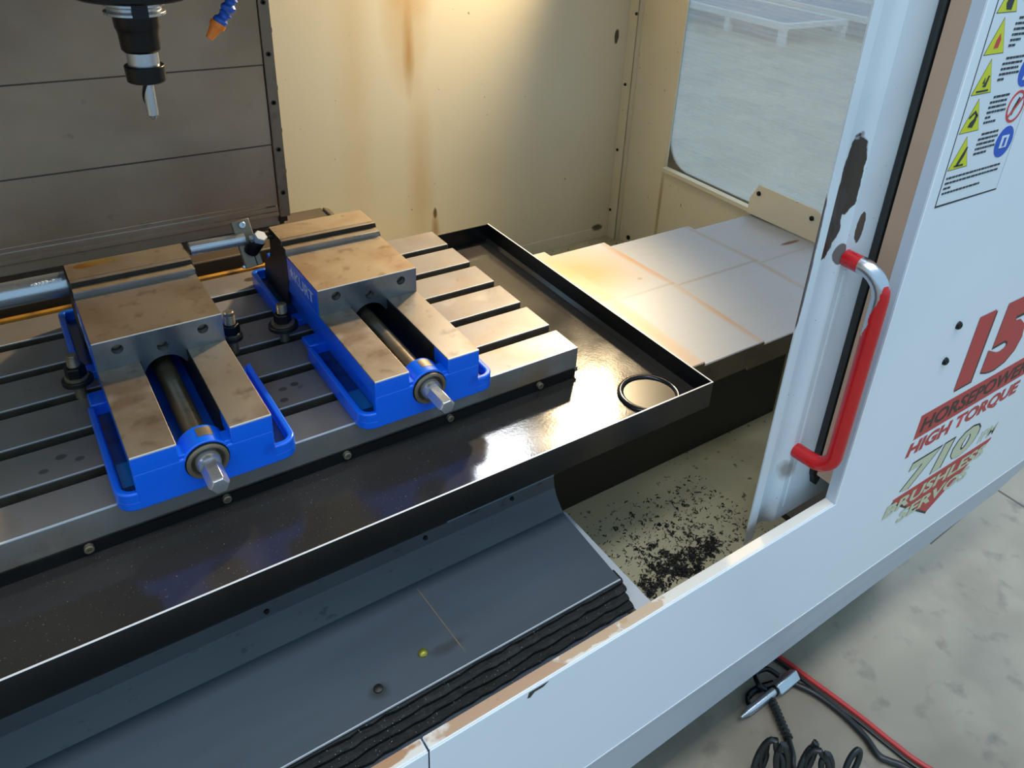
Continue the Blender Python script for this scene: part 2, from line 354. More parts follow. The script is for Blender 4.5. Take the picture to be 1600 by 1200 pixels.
# ================================================================== large structure
FZ = -0.82                 # shop floor
TZ = -0.3812                # chip tray floor
fl = struct(obj('floor', G().box(-5, 12, -6, 11, FZ - .05, FZ), M['concrete']), 'grey mottled concrete shop floor')
def strip(p, q, wd, z):
    d = (Vector(q) - Vector(p)).normalized(); n = Vector((-d.y, d.x)) * wd
    return [(p[0] - n.x, p[1] - n.y), (q[0] - n.x, q[1] - n.y), (q[0] + n.x, q[1] + n.y), (p[0] + n.x, p[1] + n.y)]
obj('floor_joint', G().prism(strip((2.108, -.10), (2.05, -3.0), .003, FZ), 'z', FZ, FZ + .0008), M['crack'], fl)
obj('floor_joint', G().prism(strip((2.106, -.20), (1.75, -.215), .0014, FZ), 'z', FZ, FZ + .0008), M['crack'], fl)

K = 1.1327
def KX(x): return cam_o.location.x + K * (x - cam_o.location.x)
def KY(y): return cam_o.location.y + K * (y - cam_o.location.y)
def KZ(z): return cam_o.location.z + K * (z - cam_o.location.z)
WY, WX, WTOP = KY(0.735), KX(1.3904), 1.02
wb = struct(obj('wall_back', G().box(.40, WX + .01, WY, WY + .004, TZ - .004, WTOP), M['cream']), 'cream painted back wall of the machine with oil stains')
obj('bottom_flange', G().box(.57, WX - .003, WY - .004, WY - .0004, TZ, TZ + .038), M['cream'], wb, .001)
for (x, z, r) in ((1.175, -.2379, .0055), (.7775, -.1323, .0036)):
    obj('screw', G().lathe([(0, r), (.002, r * .9), (.003, r * .4)], (KX(x), WY, KZ(z)), (0, -1, 0), 10), M['black'], wb, smooth=True)
SILLZ = KZ(-.006)
g = G()
g.box(WX, WX + .004, KY(.5535), WY, TZ - .004, WTOP)             # corner panel
g.box(WX, WX + .004, -.30, KY(.5535), .50, WTOP)                 # above the window
g.box(WX, WX + .004, -.30, KY(.5535), TZ - .004, SILLZ)          # below the window
wr = struct(obj('wall_right', g, M['cream']), 'cream side wall of the machine with window opening')
for (y, z) in ((.7208, .1721), (.7250, -.0031), (.7063, .3483), (.7290, -.177)):
    obj('screw', G().lathe([(0, .0046), (.003, .0040), (.004, .0018)], (WX - .019, KY(y), KZ(z)), (-1, 0, 0), 10), M['black'], wr, smooth=True)
obj('screw', G().lathe([(0, .0075), (.003, .007), (.005, .003)], (WX, KY(.6612), KZ(-.2373)), (-1, 0, 0), 12), M['black'], wr, smooth=True)
g = G().box(WX - .019, WX - .0165, KY(.700), WY, TZ, WTOP); g.box(WX - .019, WX, KY(.7000), KY(.7000) + .0025, TZ, WTOP)
struct(obj('trim_1', g, M['cream'], bevel=.0008), 'narrow cream corner strip with dark screws')
# left wall of the enclosure and a roof added to dim the interior, both unseen
struct(obj('wall_left', G().box(-.72, -.716, -.30, WY, TZ, WTOP), M['cream']), 'cream side wall of the machine')
struct(obj('added_roof', G().box(-.72, WX, -.28, WY + .004, WTOP, WTOP + .004), M['cream']), 'added cream roof sheet over the machine, out of view')

# window: rail, pane with rounded corner, bracket
g = G(); g.box(WX - .016, WX + .004, -.28, KY(.5535), SILLZ, KZ(.0045))
win = struct(obj('window_1', g, M['cream'], bevel=.001), 'hazy plastic side window with cream rail and rounded corner')
R = .083; y1, z0 = KY(.5640), KZ(.0046)
pane = arc(y1 - R, z0 + R, R, 0, -90, 10)
pane = [(y1, .50)] + pane + [(-.26, z0), (-.26, .50)]
lab(obj('pane', G().prism(pane, 'x', WX + .0140, WX + .0170), M['glass'], win), 'hazy scratched clear plastic pane')
fil = [(y1 + .012, z0 - .0075), (y1 + .012, .50), (y1 - .0005, .50)] + [(p[0] - .0005, p[1] + .0005) for p in arc(y1 - R, z0 + R, R, 0, -90, 10)] + [(-.26, z0 + .0005), (-.26, z0 - .0075)]
obj('gasket', G().prism(fil, 'x', WX + .0175, WX + .0195), M['rail'], win)
bx = WX - .0165
br = [(KY(y), KZ(z)) for y, z in ((.2640, -.0060), (.2640, .0280), (.2450, .0670), (.0845, .0670), (.0720, .0580), (.0640, .0250), (.0640, -.0030))]
bk = obj('bracket', G().prism(br, 'x', bx - .0025, bx), M['cream'], win, .0008)
for (y, z) in ((KY(.2405), KZ(.0480)), (KY(.0950), KZ(.0455))):
    obj('screw', G().lathe([(0, .0062), (.003, .0058), (.005, .003)], (bx - .0025, y, z), (-1, 0, 0), 14), M['black'], bk, smooth=True)

# chip tray floor with swarf
tr_ = tag(obj('chip_tray', G().box(-.70, WX, -.318, WY, TZ - .004, TZ), M['trayp']), 'cream painted chip tray floor with rust and black chips below the table', 'tray')
g = G(); rr = random.Random(3)
def flake(x, y, s):
    a = rr.uniform(0, 2 * PI); l = s * rr.uniform(.6, 2.2); wd = s * rr.uniform(.25, .5); c, n_ = math.cos(a), math.sin(a); h = rr.uniform(.0004, .002); k = rr.uniform(-.6, .6)
    pts = [(-l, -wd, 0), (0, -wd + k * l, h), (l, -wd, h * .5), (l, wd, h * .5 + .0006), (0, wd + k * l, h + .0008), (-l, wd, .0004)]
    g.add([(x + px * c - py * n_, y + px * n_ + py * c, TZ + .0002 + pz) for px, py, pz in pts], [(0, 1, 4, 5), (1, 2, 3, 4)])
def tray(x, y, sz):
    x, y = KX(x), KY(y)
    if y > -.314 and x > .645: flake(x, y, sz)
clumps = []
for (px_, py_, n_, sx_, sy_) in ((.760, -.250, 26, .026, .010), (.725, -.262, 16, .018, .012), (.700, -.245, 9, .010, .022), (.665, -.262, 8, .010, .016), (.80, -.245, 8, .016, .008), (.72, -.215, 9, .022, .016), (.77, -.20, 10, .02, .02)):
    for _ in range(n_): clumps.append((rr.gauss(px_, sx_), rr.gauss(py_, sy_)))
for (cx, cy) in clumps:
    ang = rr.uniform(0, PI); st_ = rr.uniform(.002, .009); k_ = int(rr.triangular(8, 70, 22))
    if cy > -.225: st_ *= .55; k_ = k_ // 3
    for _ in range(k_):
        q = rr.gauss(0, st_); e = rr.gauss(0, st_ * .35)
        tray(cx + q * math.cos(ang) - e * math.sin(ang), cy + q * math.sin(ang) + e * math.cos(ang), rr.uniform(.0010, .0026))
for i in range(620):
    tray(rr.uniform(.64, .90), rr.triangular(-.31, -.09, -.22), rr.uniform(.0006, .0022))
for i in range(120):
    cx, cy = rr.uniform(.655, .88), rr.uniform(-.27, -.12)
    for _ in range(rr.randrange(3, 9)): tray(cx + rr.gauss(0, .002), cy + rr.gauss(0, .002), rr.uniform(.0008, .002))
for i in range(420):
    flake(KX(rr.uniform(.95, 1.37)), KY(rr.triangular(.44, .73, .62)), rr.uniform(.001, .003))
sw = tag(obj('metal_chips', g, M['swarf']), 'scattered black metal chips lying on the cream tray', 'metal chips'); sw['kind'] = 'stuff'

PBOT = -.0632
# dark saddle under the pan and the base of the column
tag(obj('saddle', G().box(-.69, 1.30, .030, .36, TZ, -.160).box(-.69, .68, .030, .36, -.161, PBOT), M['saddle'], bevel=.002), 'dark cast saddle block under the drip pan', 'machine base')
tag(obj('column_plinth', G().box(-.69, .553, .560, .700, TZ, -.001).prism([(.552, TZ), (.572, TZ), (.572, -.012), (.566, -.002), (.552, .004)], 'y', .60, .690), M['brown'], bevel=.003), 'oily brown ledge at the foot of the column cover', 'machine base')

# column cover: overlapping plates and a screwed rail
cc = thing('column_cover', 'dark grey sliding column cover of overlapping plates with screwed side rail', 'cover', (0, .65, .02))
for i, (za, zb) in enumerate(((.4625, 1.0), (.3135, .470), (.1655, .321), (.0500, .173))):
    y0 = .645 + i * .0016
    if i < 3: obj('seam_shadow', G().box(-.69, .4512, y0 - .0004, y0 + .0016, za - .0022, za + .0004), M['brown'], cc)  # dark strip stands in for the seam shadow below each plate
    lab(obj('cover_plate', G().box(-.69, .4515, y0, y0 + .0014, za, zb), M['cover'], cc, .0004), ['topmost plate', 'second plate from the top', 'third plate from the top', 'lowest plate'][i])
for i, (za, zb, dy) in enumerate(((.042, .0495, .001), (.031, .040, -.0005), (.0215, .0295, -.002), (.0, .0205, .004))):
    obj('bottom_lip', G().box(-.69, .4515, .648 + dy, .655 + dy, za, zb), M['cover'], cc, .0008)
obj('cover_backing', G().box(.4300, .4620, .6560, .6600, -.001, 1.0), M['darkjaw'], cc)
sr = obj('side_rail', G().box(.4535, .4725, .6445, .6505, .018, 1.0), M['rail'], cc, .0008)
obj('rail_foot', G().box(.4500, .4660, .6450, .6520, .0080, .0178), M['darkjaw'], cc)
for z in (.4192, .3312, .2436, .1545, .068):
    obj('screw', G().lathe([(0, .0046), (.0012, .0042), (.0012, .0024), (-.0005, .0022)], (.4626, .6445, z), (0, -1, 0), 14), M['darkjaw'], sr, smooth=True)
for z in (.372, .27, .19, .11):
    obj('rail_notch', G().box(.4725, .4735, .646, .650, z - .004, z + .004), M['darkjaw'], cc)

# ================================================================== table and pan
s0, p_, sw_ = .0686, .0858, .0182
XE = .6989
poly = [(0.0, -.0380), (0.0, 0.0)]
for i in range(5):
    c = s0 + i * p_; h = sw_ / 2
    poly += [(c - h, 0), (c - h, -.018), (c - .0155, -.018), (c - .0155, -.030), (c + .0155, -.030), (c + .0155, -.018), (c + h, -.018), (c + h, 0)]
poly += [(.4865, 0.0), (.4865, -.0545), (.004, -.0545), (.004, -.0380)]
tb = tag(obj('machine_table', G().prism(poly, 'x', -.65, XE), M['table'], bevel=.0012), 'long steel machine table with five slots under the two vises', 'machine table')
lab(obj('front_edge', G().box(-.65, XE - .001, -.0002, .0024, -.0012, .0002), M['edge'], tb), 'bright strip painting the lit front edge')  # painted highlight along the table edge
for i in range(5):
    c = s0 + i * p_
    lab(obj('slot_floor_shade', G().box(-.65, XE - .003, c - .0090, c + .0090, -.0195, -.0175), M['grime'], tb), 'oily bottom of the slot, darkened as shade')  # dark strip paints the shade at the slot bottom
    obj('bar_edge', G().box(-.65, XE - .0015, c + .00895, c + .0106, -.0008, .0002), M['edge'], tb)  # painted highlight where the bar edge catches light
    obj('slot_side_shade', G().box(-.65, XE - .0015, c + .0085, c + .00915, -.0175, -.0022), M['slot'], tb)  # thin dark plate paints the shade on the slot wall
obj('end_tab', G().box(XE - .004, XE + .004, .001, .018, -.047, -.0385), M['table'], tb, .0008)
tag(obj('oil_guard_strip', G().box(-.65, .44, .4900, .4990, -.014, .0035), M['yellow'], bevel=.0015), 'yellow oil-stained strip along the back edge of the table', 'strip')
PX, PF, PB, PT, PZ, PBOT = .838, -.162, .4998, -.0176, -.055, -.0632
dp = thing('drip_pan', 'glossy black drip pan with raised rim around the machine table', 'drip pan', (.0, .17, PBOT))
t_ = .0022
obj('pan_floor', G().box(-.68, PX - t_, PF + t_, PB - t_, PBOT, PZ), M['pan'], dp)
obj('pan_wall', G().box(-.68, PX, PF, PF + t_, PBOT, PT), M['panwall'], dp, .0006)
obj('pan_wall', G().box(-.68, PX, PB - t_, PB, PBOT, PT), M['panwall'], dp, .0006)
obj('pan_wall', G().box(PX - t_, PX, PF + t_, PB - t_, PBOT, PT), M['panwall'], dp, .0006)
lab(obj('rim_edge', G().box(-.68, PX, PF - .0001, PF + t_ + .0001, PT, PT + .0007), M['edge'], dp, .0003), 'bright worn front rim')
lab(obj('rim_edge', G().box(PX - t_ - .0001, PX + .0001, PF + t_, PB, PT, PT + .0006), M['edge'], dp), 'bright worn right rim')
obj('table_flange', G().box(-.65, XE - .004, -.0025, -.0002, PZ, -.0395), M['panwall'], dp)
obj('weld_fillet', G().prism([(PX - t_, PZ), (PX - t_, PZ + .006), (PX - t_ - .006, PZ)], 'y', PF + t_, PB - t_), M['pan'], dp)
for x in (.0134, .1624, .3160, .4700, .6256):
    bo = obj('bolt', G().lathe([(0, .0052), (.0055, .0052), (.0062, .0045), (.0062, .0024), (.0035, .0022)], (x, -.0025, -.0430), (0, -1, 0), 14), M['screwst'], dp, smooth=True)
ring = []
for k in range(40):
    a = 2 * PI * k / 40; ring.append((.7690 + .0455 * math.cos(a), -.0985 + .0455 * math.sin(a), PZ + .0005))
obj('drain_ring', G().tube(ring, .0052, 10, True), M['panring'], dp, smooth=True)
obj('drain_plug', G().lathe([(0, .0445), (.0012, .0445)], (.769, -.0985, PZ), (0, 0, 1), 40), M['plug'], dp)

# ================================================================== vises
VB, VJ = .0, .1885
ia, ib, VW = .0479, .1047, .1524


def make_vise():
    v = thing('machine_vise', 'x', 'vise', (0, 0, 0), 'blue machine vises on the table')
    # base flange: tray with raised lip, notched for the clamp studs
    def outline(e):
        a = []
        a += arc(-.0205 + .020, .020 + e * 0 - .0 , .020 - e, 180, 270, 5)
        a += arc(.1725 - .012, .020, .020 - e, 270, 360, 5)
        return a
    front_l = [(-.0205, .195)] + arc(-.0005, .0205, .020, 180, 270, 6) + [(.020, .0005), (.020, .230), (-.003, .230)]
    front_r = [(.1324, .230), (.1324, .0005)] + arc(.1615, .0195, .019, 270, 360, 6) + [(.1805, .195), (.1554, .230)]
    rear_l = [(-.003, .292), (.020, .292), (.020, .462)] + arc(-.0085, .450, .012, 90, 180, 5) + [(-.0205, .300)]
    rear_r = [(.1554, .292), (.1805, .300)] + arc(.1685, .450, .012, 0, 90, 5) + [(.1324, .462), (.1324, .292)]
    b = G()
    for q in (front_l, front_r, rear_l, rear_r): b.prism(q, 'z', 0.0, .013)
    b.box(.0200, .1324, .0005, .462, 0.0, .016)
    base = obj('base_flange', b, M['blue'], v, .002)
    # raised lips along the outer border
    def lip(path, wd, z):
        # path of outer points, thickened inwards towards x = .0762
        inner = path[1]
        obj('base_lip', G().prism(path[0] + inner[::-1], 'z', .010, z), M['blue'], v, .0022, 3)
    o_ = [(-.0205, .195)] + arc(-.0005, .0205, .020, 180, 270, 6) + [(.002, .0005)]
    i_ = [(-.0125, .188)] + arc(-.0005, .0205, .012, 180, 270, 6) + [(.002, .0085)]
    lip((o_, i_), 0, .0245)
    o_ = [(.150, .0005)] + arc(.1615, .0195, .019, 270, 360, 6) + [(.1805, .195)]
    i_ = [(.150, .0085)] + arc(.1615, .0195, .011, 270, 360, 6) + [(.1725, .188)]
    lip((o_, i_), 0, .0245)
    o_ = [(.004, .462)] + arc(-.0085, .450, .012, 90, 180, 5) + [(-.0205, .310), (-.0150, .302)]
    i_ = [(.004, .454)] + arc(-.0085, .450, .004, 90, 180, 5) + [(-.0125, .314), (-.0120, .304)]
    lip((o_, i_), 0, .0265)
    o_ = [(.1485, .462)] + arc(.1685, .450, .012, 90, 0, 5) + [(.1805, .310)]
    i_ = [(.1485, .454)] + arc(.1685, .450, .004, 90, 0, 5) + [(.1725, .314)]
    lip((o_, i_), 0, .0265)
    # sloped pads next to the studs
    for (xa, xb) in ((-.0165, .012), (.1404, .1690)):
        obj('stud_pad', G().prism([(.195, .010), (.195, .024), (.230, .0215), (.230, .010)], 'x', xa, xb), M['blue'], v, .002)
    # oily floor of the side channels
    for q in ((-.0115, .0085, .012, .186), (.1439, .1710, .012, .186), (-.0115, .0085, .312, .450)):
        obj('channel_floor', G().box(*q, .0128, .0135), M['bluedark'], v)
    obj('oil_film', G().box(-.0105, .0075, .030, .075, .0134, .0139), M['tealoil'], v)
    # body with two rails and an open screw channel
    b = G()
    b.box(.0080, ia - .001, .004, .456, .012, .055); b.box(ib + .001, .1444, .004, .456, .012, .055)
    b.box(ia - .001, ib + .001, .330, .456, .012, .060)
    b.prism([(.0, .0), (.1524, .0), (.1524, .050), (.0, .050)], 'y', .0003, .011)
    body = obj('body', b, M['blue'], v, .0022, 3)
    for (x0, x1) in ((0, ia), (ib, VW)):
        obj('rail', G().box(x0, x1, .0003, .345, .0485, .0712), M['blue'], v, .001)
    for (x0, x1) in ((0, ia), (ib, VW)):
        lab(obj('bed_way', G().box(x0, x1, .0003, .345, .0712, .0730), M['ground'], v, .0006), 'bare ground steel top of the rail')
    for xa in (ia, ib - .0007):
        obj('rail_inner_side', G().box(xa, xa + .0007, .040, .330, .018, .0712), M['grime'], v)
    for (x0, x1) in ((.0004, ia - .0004), (ib + .0004, VW - .0004)):
        lab(obj('way_edge', G().box(x0, x1, .0001, .0016, .0716, .0732), M['edge'], v), 'bright strip painting the lit front edge of the rail')  # painted highlight on the front of the rail
    # boss for the screw
    bs = G(); bs.cyl((.0762, .0008, .038), (.0762, .034, .038), .0268, 36)
    obj('screw_boss', bs, M['blue'], v, .0015, 3)
    obj('boss_flat', G().prism(arc(.0762, .038, .0272, 62, 98, 6) + arc(.0762, .038, .0260, 98, 62, 6), 'y', .012, .029), M['screwst'], v)
    obj('boss_web', G().box(ia - .002, ib + .002, .0025, .024, .012, .0545), M['blue'], v, .001)
    obj('screw_collar', G().lathe([(0, .0185), (.007, .0185), (.008, .017)], (.0762, .034, .040), (0, 1, 0), 28), M['screwst'], v, .0006)
    lab(obj('screw_shaft', G().cyl((.0762, .040, .040), (.0762, .300, .040), .0128, 28), M['screwst'], v, smooth=True), 'round oily steel screw')
    rg = G().lathe([(.0, .0232), (.0030, .0232), (.0036, .0220), (.0036, .0190), (.0012, .0178), (.0012, .0150)], (.0762, .0003, .038), (0, -1, 0), 36)
    obj('bearing_ring', rg, M['screwst'], v, smooth=True)
    obj('bearing_edge', G().lathe([(-.0006, .0244), (.0012, .0244)], (.0762, .0003, .038), (0, -1, 0), 36), M['black'], v)
    hx = G().lathe([(0, .0140), (.006, .0138), (.011, .0122)], (.0762, -.0010, .038), (0, -1, 0), 28)
    obj('screw_neck', hx, M['chrome'], v, smooth=True)
    hx = G().lathe([(0, .0116), (.036, .0116), (.039, .0096)], (.0762, -.0118, .038), (0, -1, 0), 6, .35)
    lab(obj('hex_drive', hx, M['chrome'], v, .0005), 'bright hexagonal drive end of the screw')
    # movable jaw
    y0, y1 = VJ, VJ + .1285
    pl = [(0, .0732), (0, .1129), (VW, .1129), (VW, .0732), (ib - .0012, .0732), (ib - .0012, .056)] + arc(.0762, .0470, .0262, 20, 160, 16) + [(ia + .0012, .056), (ia + .0012, .0732)]
    jaw = obj('movable_jaw', G().prism(pl, 'y', y0, y1), M['jawgrey'], v, .0)
    c = G()
    for (x, z) in ((.0264, .0988), (.0768, .0874), (.1273, .0980)): c.cyl((x, y0 - .01, z), (x, y0 + .016, z), .0068, 24)
    cut(jaw, c)
    for (x, z) in ((.0264, .0988), (.0768, .0874), (.1273, .0980)):
        obj('hole_screw', G().lathe([(0, .0062), (.004, .0062), (.005, .0045)], (x, y0 + .0158, z), (0, -1, 0), 12), M['screwst'], v, smooth=True)
    lab(obj('jaw_top', G().box(.0, VW, y0, y1, .1129, .1135), M['jawtop'], v), 'brown stained top of the movable jaw')
    lab(obj('jaw_edge', G().box(.0, VW, y0 - .0004, y0 + .0010, .1126, .1136), M['edge'], v), 'bright strip painting the lit front edge')  # painted highlight on the front of the jaw top
    sp_ = lab(obj('side_plate', G().box(-.0010, -.0001, y0 + .0008, y1 - .004, .0738, .1126), M['blue'], v, .0003), 'blue painted side with white lettering')
    fn = lambda u, z: (-.0013, y1 - .034 - u, .0835 + z)
    text('lettering', 'KURT', M['white'], sp_, fn, .03, .078, .0185, 0.0, .012)
    st_ = [(.0, .013), (.003, .004), (.011, .004), (.0045, -.001), (.008, -.010), (0, -.0045), (-.006, -.010), (-.004, -.001), (-.010, .004), (-.003, .004)]
    obj('emblem', G().prism([(y1 - .022 - a * .75, .0935 + c_ * .75) for a, c_ in st_], 'x', -.0014, -.0010), M['white'], sp_)
    # jaw plates and fixed jaw
    lab(obj('movable_jaw_plate', G().box(0, VW, y1, y1 + .0160, .0735, .1221), M['jawgrey'], v, .0006), 'taller bright jaw plate on the movable jaw')
    obj('plate_top', G().box(.0006, VW - .0006, y1 + .0010, y1 + .0158, .1220, .1224), M['jawtop2'], v)
    lab(obj('fixed_jaw_plate', G().box(0, VW, y1 + .0168, y1 + .0252, .0735, .1298), M['ground'], v, .0005), 'thin ground plate on the fixed jaw')
    obj('plate_face', G().box(.0004, VW - .0004, y1 + .0164, y1 + .0169, .0735, .1290), M['darkjaw'], v)
    q = [(y1 - .0035, .0735), (y1 - .0035, .1080), (y1 + .0030, .1195), (y1 + .0155, .1210), (y1 + .0180, .1280), (y1 + .0760, .1285), (y1 + .0760, .095), (y1 + .085, .075), (y1 + .105, .050), (y1 + .060, .020), (y1 + .012, .028)]
    for xa in (-.0012, VW + .0002):
        lab(obj('jaw_side', G().prism(q, 'x', xa, xa + .0010), M['darkjaw'], v, .0003), 'dark grimy side of the jaws')
    fj = [(y1 + .0258, .055), (y1 + .0258, .1293), (y1 + .0762, .1293), (y1 + .0762, .095), (y1 + .086, .075), (y1 + .125, .050), (y1 + .135, .012), (y1 + .026, .012)]
    obj('fixed_jaw', G().prism(fj, 'x', .0006, VW - .0006), M['darkjaw'], v, .0015)
    lab(obj('fixed_jaw_top', G().box(0, VW, y1 + .0258, y1 + .0762, .1293, .1300), M['jawtop'], v, .0003), 'ground top of the fixed jaw')
    return v


vise = make_vise()
vise['label'] = 'blue vise in front of the spindle with an amber oil spot on its back jaw'
V1 = Vector((.0702, -.0232, 0)); V2 = Vector((.3517, -.0253, 0))
v2 = copy_tree(vise, V2, 'blue vise with white side lettering, nearer the bare right end of the table')
vise.location = V1
for ch in v2.children:
    if ch.name.startswith(('jaw_top', 'fixed_jaw_top')): ch.data = ch.data.copy(); ch.data.materials.clear(); ch.data.materials.append(M['jawtop2'])

# clamp studs in the slots beside the vises
def stud(x, y, rw, hs, label):
    t = thing('clamp_stud', label, 'bolt', (x, y, 0), 'studs and nuts clamping the vises')
    obj('washer', G().lathe([(0, rw), (.0055, rw), (.0065, rw - .001), (.0065, .008)], (x, y, .0235), (0, 0, 1), 32), M['grime'], t, smooth=True)
    obj('washer_lip', G().lathe([(0, rw * .78), (.003, rw * .78), (.0036, rw * .7)], (x, y, .0300), (0, 0, 1), 32), M['screwst'], t, smooth=True)
    obj('nut', G().lathe([(0, .0128), (.0135, .0128), (.0150, .0112)], (x, y, .0336), (0, 0, 1), 6), M['black'], t, .0006)
    obj('stud', G().lathe([(0, .0072), (hs, .0072), (hs + .0016, .0056)], (x, y, 0.0), (0, 0, 1), 18), M['screwst'], t, .0)
    th = G()
    for k in range(6): th.lathe([(0, .0072), (.0009, .0079), (.0018, .0072)], (x, y, .0495 + k * .0023), (0, 0, 1), 16)
    obj('thread', th, M['screwst'], t, smooth=True)
    return t
stud(.0492, .2365, .0185, .064, 'dark stud and nut left of the vise with the amber oil spot')
stud(.2480, .2445, .0150, .068, 'blued nut with bright stud between the two vises, lower washer')
stud(.3215, .2400, .0215, .062, 'black stud on a wide round washer beside the lettered vise')

# work stops
ws = thing('work_stop', 'steel work stop with clamp plate and short rod beside the lettered vise', 'work stop', (.31, .352, .08))
obj('rod', G().lathe([(0, .0088), (.0012, .0100), (.080, .0100)], (.2290, .352, .1262), (1, 0, -.012), 24), M['chrome'], ws, .0)
pl = Matrix.Translation((.3120, .352, .117)) @ Matrix.Rotation(math.radians(-24), 4, 'X') @ Matrix.Rotation(math.radians(-5), 4, 'Y')
g = G().box(-.0132, .0132, -.005, .005, -.037, .037); g.v = [tuple(pl @ Vector(v_)) for v_ in g.v]
obj('clamp_plate', g, M['rail'], ws, .0012)
nrm = (pl.to_3x3() @ Vector((0, -1, 0)))
def onpl(x, z, d=0.005): return pl @ Vector((x, -d, z))
obj('cap_screw', G().lathe([(0, .0050), (.006, .0050), (.0066, .0044), (.0066, .0024), (.003, .0022)], onpl(0, .029), nrm, 16), M['chrome'], ws, smooth=True)
obj('cap_screw', G().lathe([(0, .0028), (.003, .0028), (.004, .0018)], onpl(-.0155, -.033, .0), nrm, 12), M['chrome'], ws, smooth=True)
obj('saw_cut', G().cyl(onpl(.004, -.018, .0052), onpl(.004, -.036, .0052), .0008, 6), M['black'], ws)
pst = onpl(.002, -.012)
ax = Vector((.012, -.018, .030)).normalized()
obj('post', G().lathe([(0, .0112), (.026, .0112), (.028, .0100)], pst, ax, 20), M['black'], ws, smooth=True)
obj('hex_cap', G().lathe([(0, .0108), (.008, .0108), (.0095, .0096)], pst + ax * .0282, ax, 6), M['capst'], ws, .0006)
obj('locknut', G().lathe([(0, .0055), (.004, .0055)], pst + ax * .031 + Vector((-.0135, 0, .001)), (1, 0, .1), 6), M['chrome'], ws)
obj('stud', G().cyl(onpl(.005, .006, .008), (.3504, .345, .1230), .0030, 10), M['black'], ws)
obj('fixing_stud', G().cyl((.3215, .3560, .1230), (.3504, .3560, .1230), .0040, 10), M['black'], ws)
s2_ = thing('work_stop_rod', 'thick bright steel rod sticking out left of the vise with the oil spot', 'work stop', (.0, .358, .09))
obj('rod', G().lathe([(0, .0160), (.0015, .0174), (.42, .0174)], (.0700, .3580, .1080), (-1, 0, 0), 32), M['chrome'], s2_, smooth=True)
rr2 = random.Random(5); g = G()
for k in range(9):
    x = .062 - k * .0042; g.lathe([(0, .0030 * rr2.uniform(.6, 1.2)), (.0009, .0012)], (x, .358 - .0117, .1080 + .0128), (0, -.67, .74), 7, rr2.random())
lab(obj('worn_end', g, M['edge'], s2_), 'chewed bright marks near the rod end')

# ================================================================== way covers on the right
wc = thing('way_cover', 'brushed steel telescopic way cover right of the drip pan', 'way cover', (1.1, .18, -.1))
for i, (x0, x1) in enumerate(((.700, .9330), (.900, 1.0900), (1.060, 1.3440), (1.310, 1.612))):
    z = -.0725 - .0090 * i; yf = -.0600 + .0028 * i; yb = .4250 - .0085 * i; t = .0016
    yr = .1800
    top = [(yf, z - .046), (yf, z - .0015), (yf + .0015, z), (yr, z + .0070), (yb - .0015, z), (yb, z - .0015), (yb, z - .046)]
    inn = [(yb - t, z - .046), (yb - t, z - t), (yr, z + .0070 - t), (yf + t, z - t), (yf + t, z - .046)]
    n = ['plate beside the drip pan', 'second plate from the drip pan', 'widest plate', 'plate passing under the window bracket'][i]
    pz = lab(obj('cover_plate', G().prism(top + inn, 'x', x0, x1), M['way'], wc), n)
    obj('front_skirt', G().box(x0, x1, yf - .0006, yf - .0001, z - .046, z - .0018), M['wayside'], pz)
    obj('end_wiper', G().prism([(yf + .001, z - .0018), (yr, z + .0060), (yb - .001, z - .0018), (yb - .001, z - .0062), (yr, z + .0020), (yf + .001, z - .0062)], 'x', x1 - .004, x1 + .0012), M['wayside'], pz)

# front way cover: bent dark sheet, rubber wipers
fw = thing('front_way_cover', 'dark sheet steel cover sloping down in front of the drip pan', 'way cover', (.0, -.18, -.25))
prof = [(-.0885, -.1480), (-.0930, -.1680), (-.1000, -.1800), (-.1180, -.1975), (-.2550, -.2090)]
inn = [(-.2550, -.2106), (-.1172, -.1992), (-.0985, -.1812), (-.0912, -.1684), (-.0865, -.1480)]
obj('cover_sheet', G().prism(prof[3:] + inn[:-3], 'x', -.69, .6005), M['ycover'], fw)
obj('bent_flange', G().prism(prof[:4] + inn[-4:], 'x', -.69, .6003), M['yflange'], fw)
lab(obj('bent_edge', G().box(-.69, .601, -.2562, -.2548, -.2108, -.2084), M['edge'], fw), 'bright strip painting the lit front edge')
lab(obj('flange_edge', G().prism([(-.0890, -.1480), (-.0880, -.1458), (-.0862, -.1480)], 'x', .42, .601).prism([(-.0936, -.1705), (-.0925, -.1690), (-.0920, -.1705)], 'x', -.69, .599), M['ycover'], fw), 'thin bright bend lines')
for x, z in ((.17, -.160), (.385, -.156), (.525, -.155)):
    obj('screw', G().lathe([(0, .0035), (.002, .003)], (x, -.0892 - (z + .15) * -.2, z), (0, -1, .2), 10), M['black'], fw)
obj('scratch', G().add([(.352, -.128, -.1979), (.3535, -.128, -.1979), (.3635, -.240, -.2074), (.362, -.240, -.2074)], [(0, 1, 2, 3)]), M['rail'], fw)
for k in range(4):
    yf = -.2535 - k * .0082; z = -.2125 - k * .0088
    g = G(); n = 90; xs = [-.69 + (.606 + .002 * (k % 2) + .69) * i / n for i in range(n + 1)]; rk = random.Random(k)
    vs = []
    for x in xs:
        d = rk.uniform(-.0016, .0012); e = rk.uniform(-.0008, .0008)
        vs += [(x, -.235, z), (x, yf + d * .4, z + e), (x, yf - .0034 + d, z - .0026 + e), (x, yf - .0030 + d, z - .0070 + e), (x, -.235, z - .0078)]
    fs = []
    for i in range(n):
        for j in range(5):
            a, c_ = i * 5 + j, i * 5 + (j + 1) % 5
            fs.append((a, c_, c_ + 5, a + 5))
    fs += [(4, 3, 2, 1, 0), tuple(n * 5 + j for j in range(5))]
    obj('wiper', g.add(vs, fs), M['rubber'], fw)
g = G(); rk = random.Random(9)
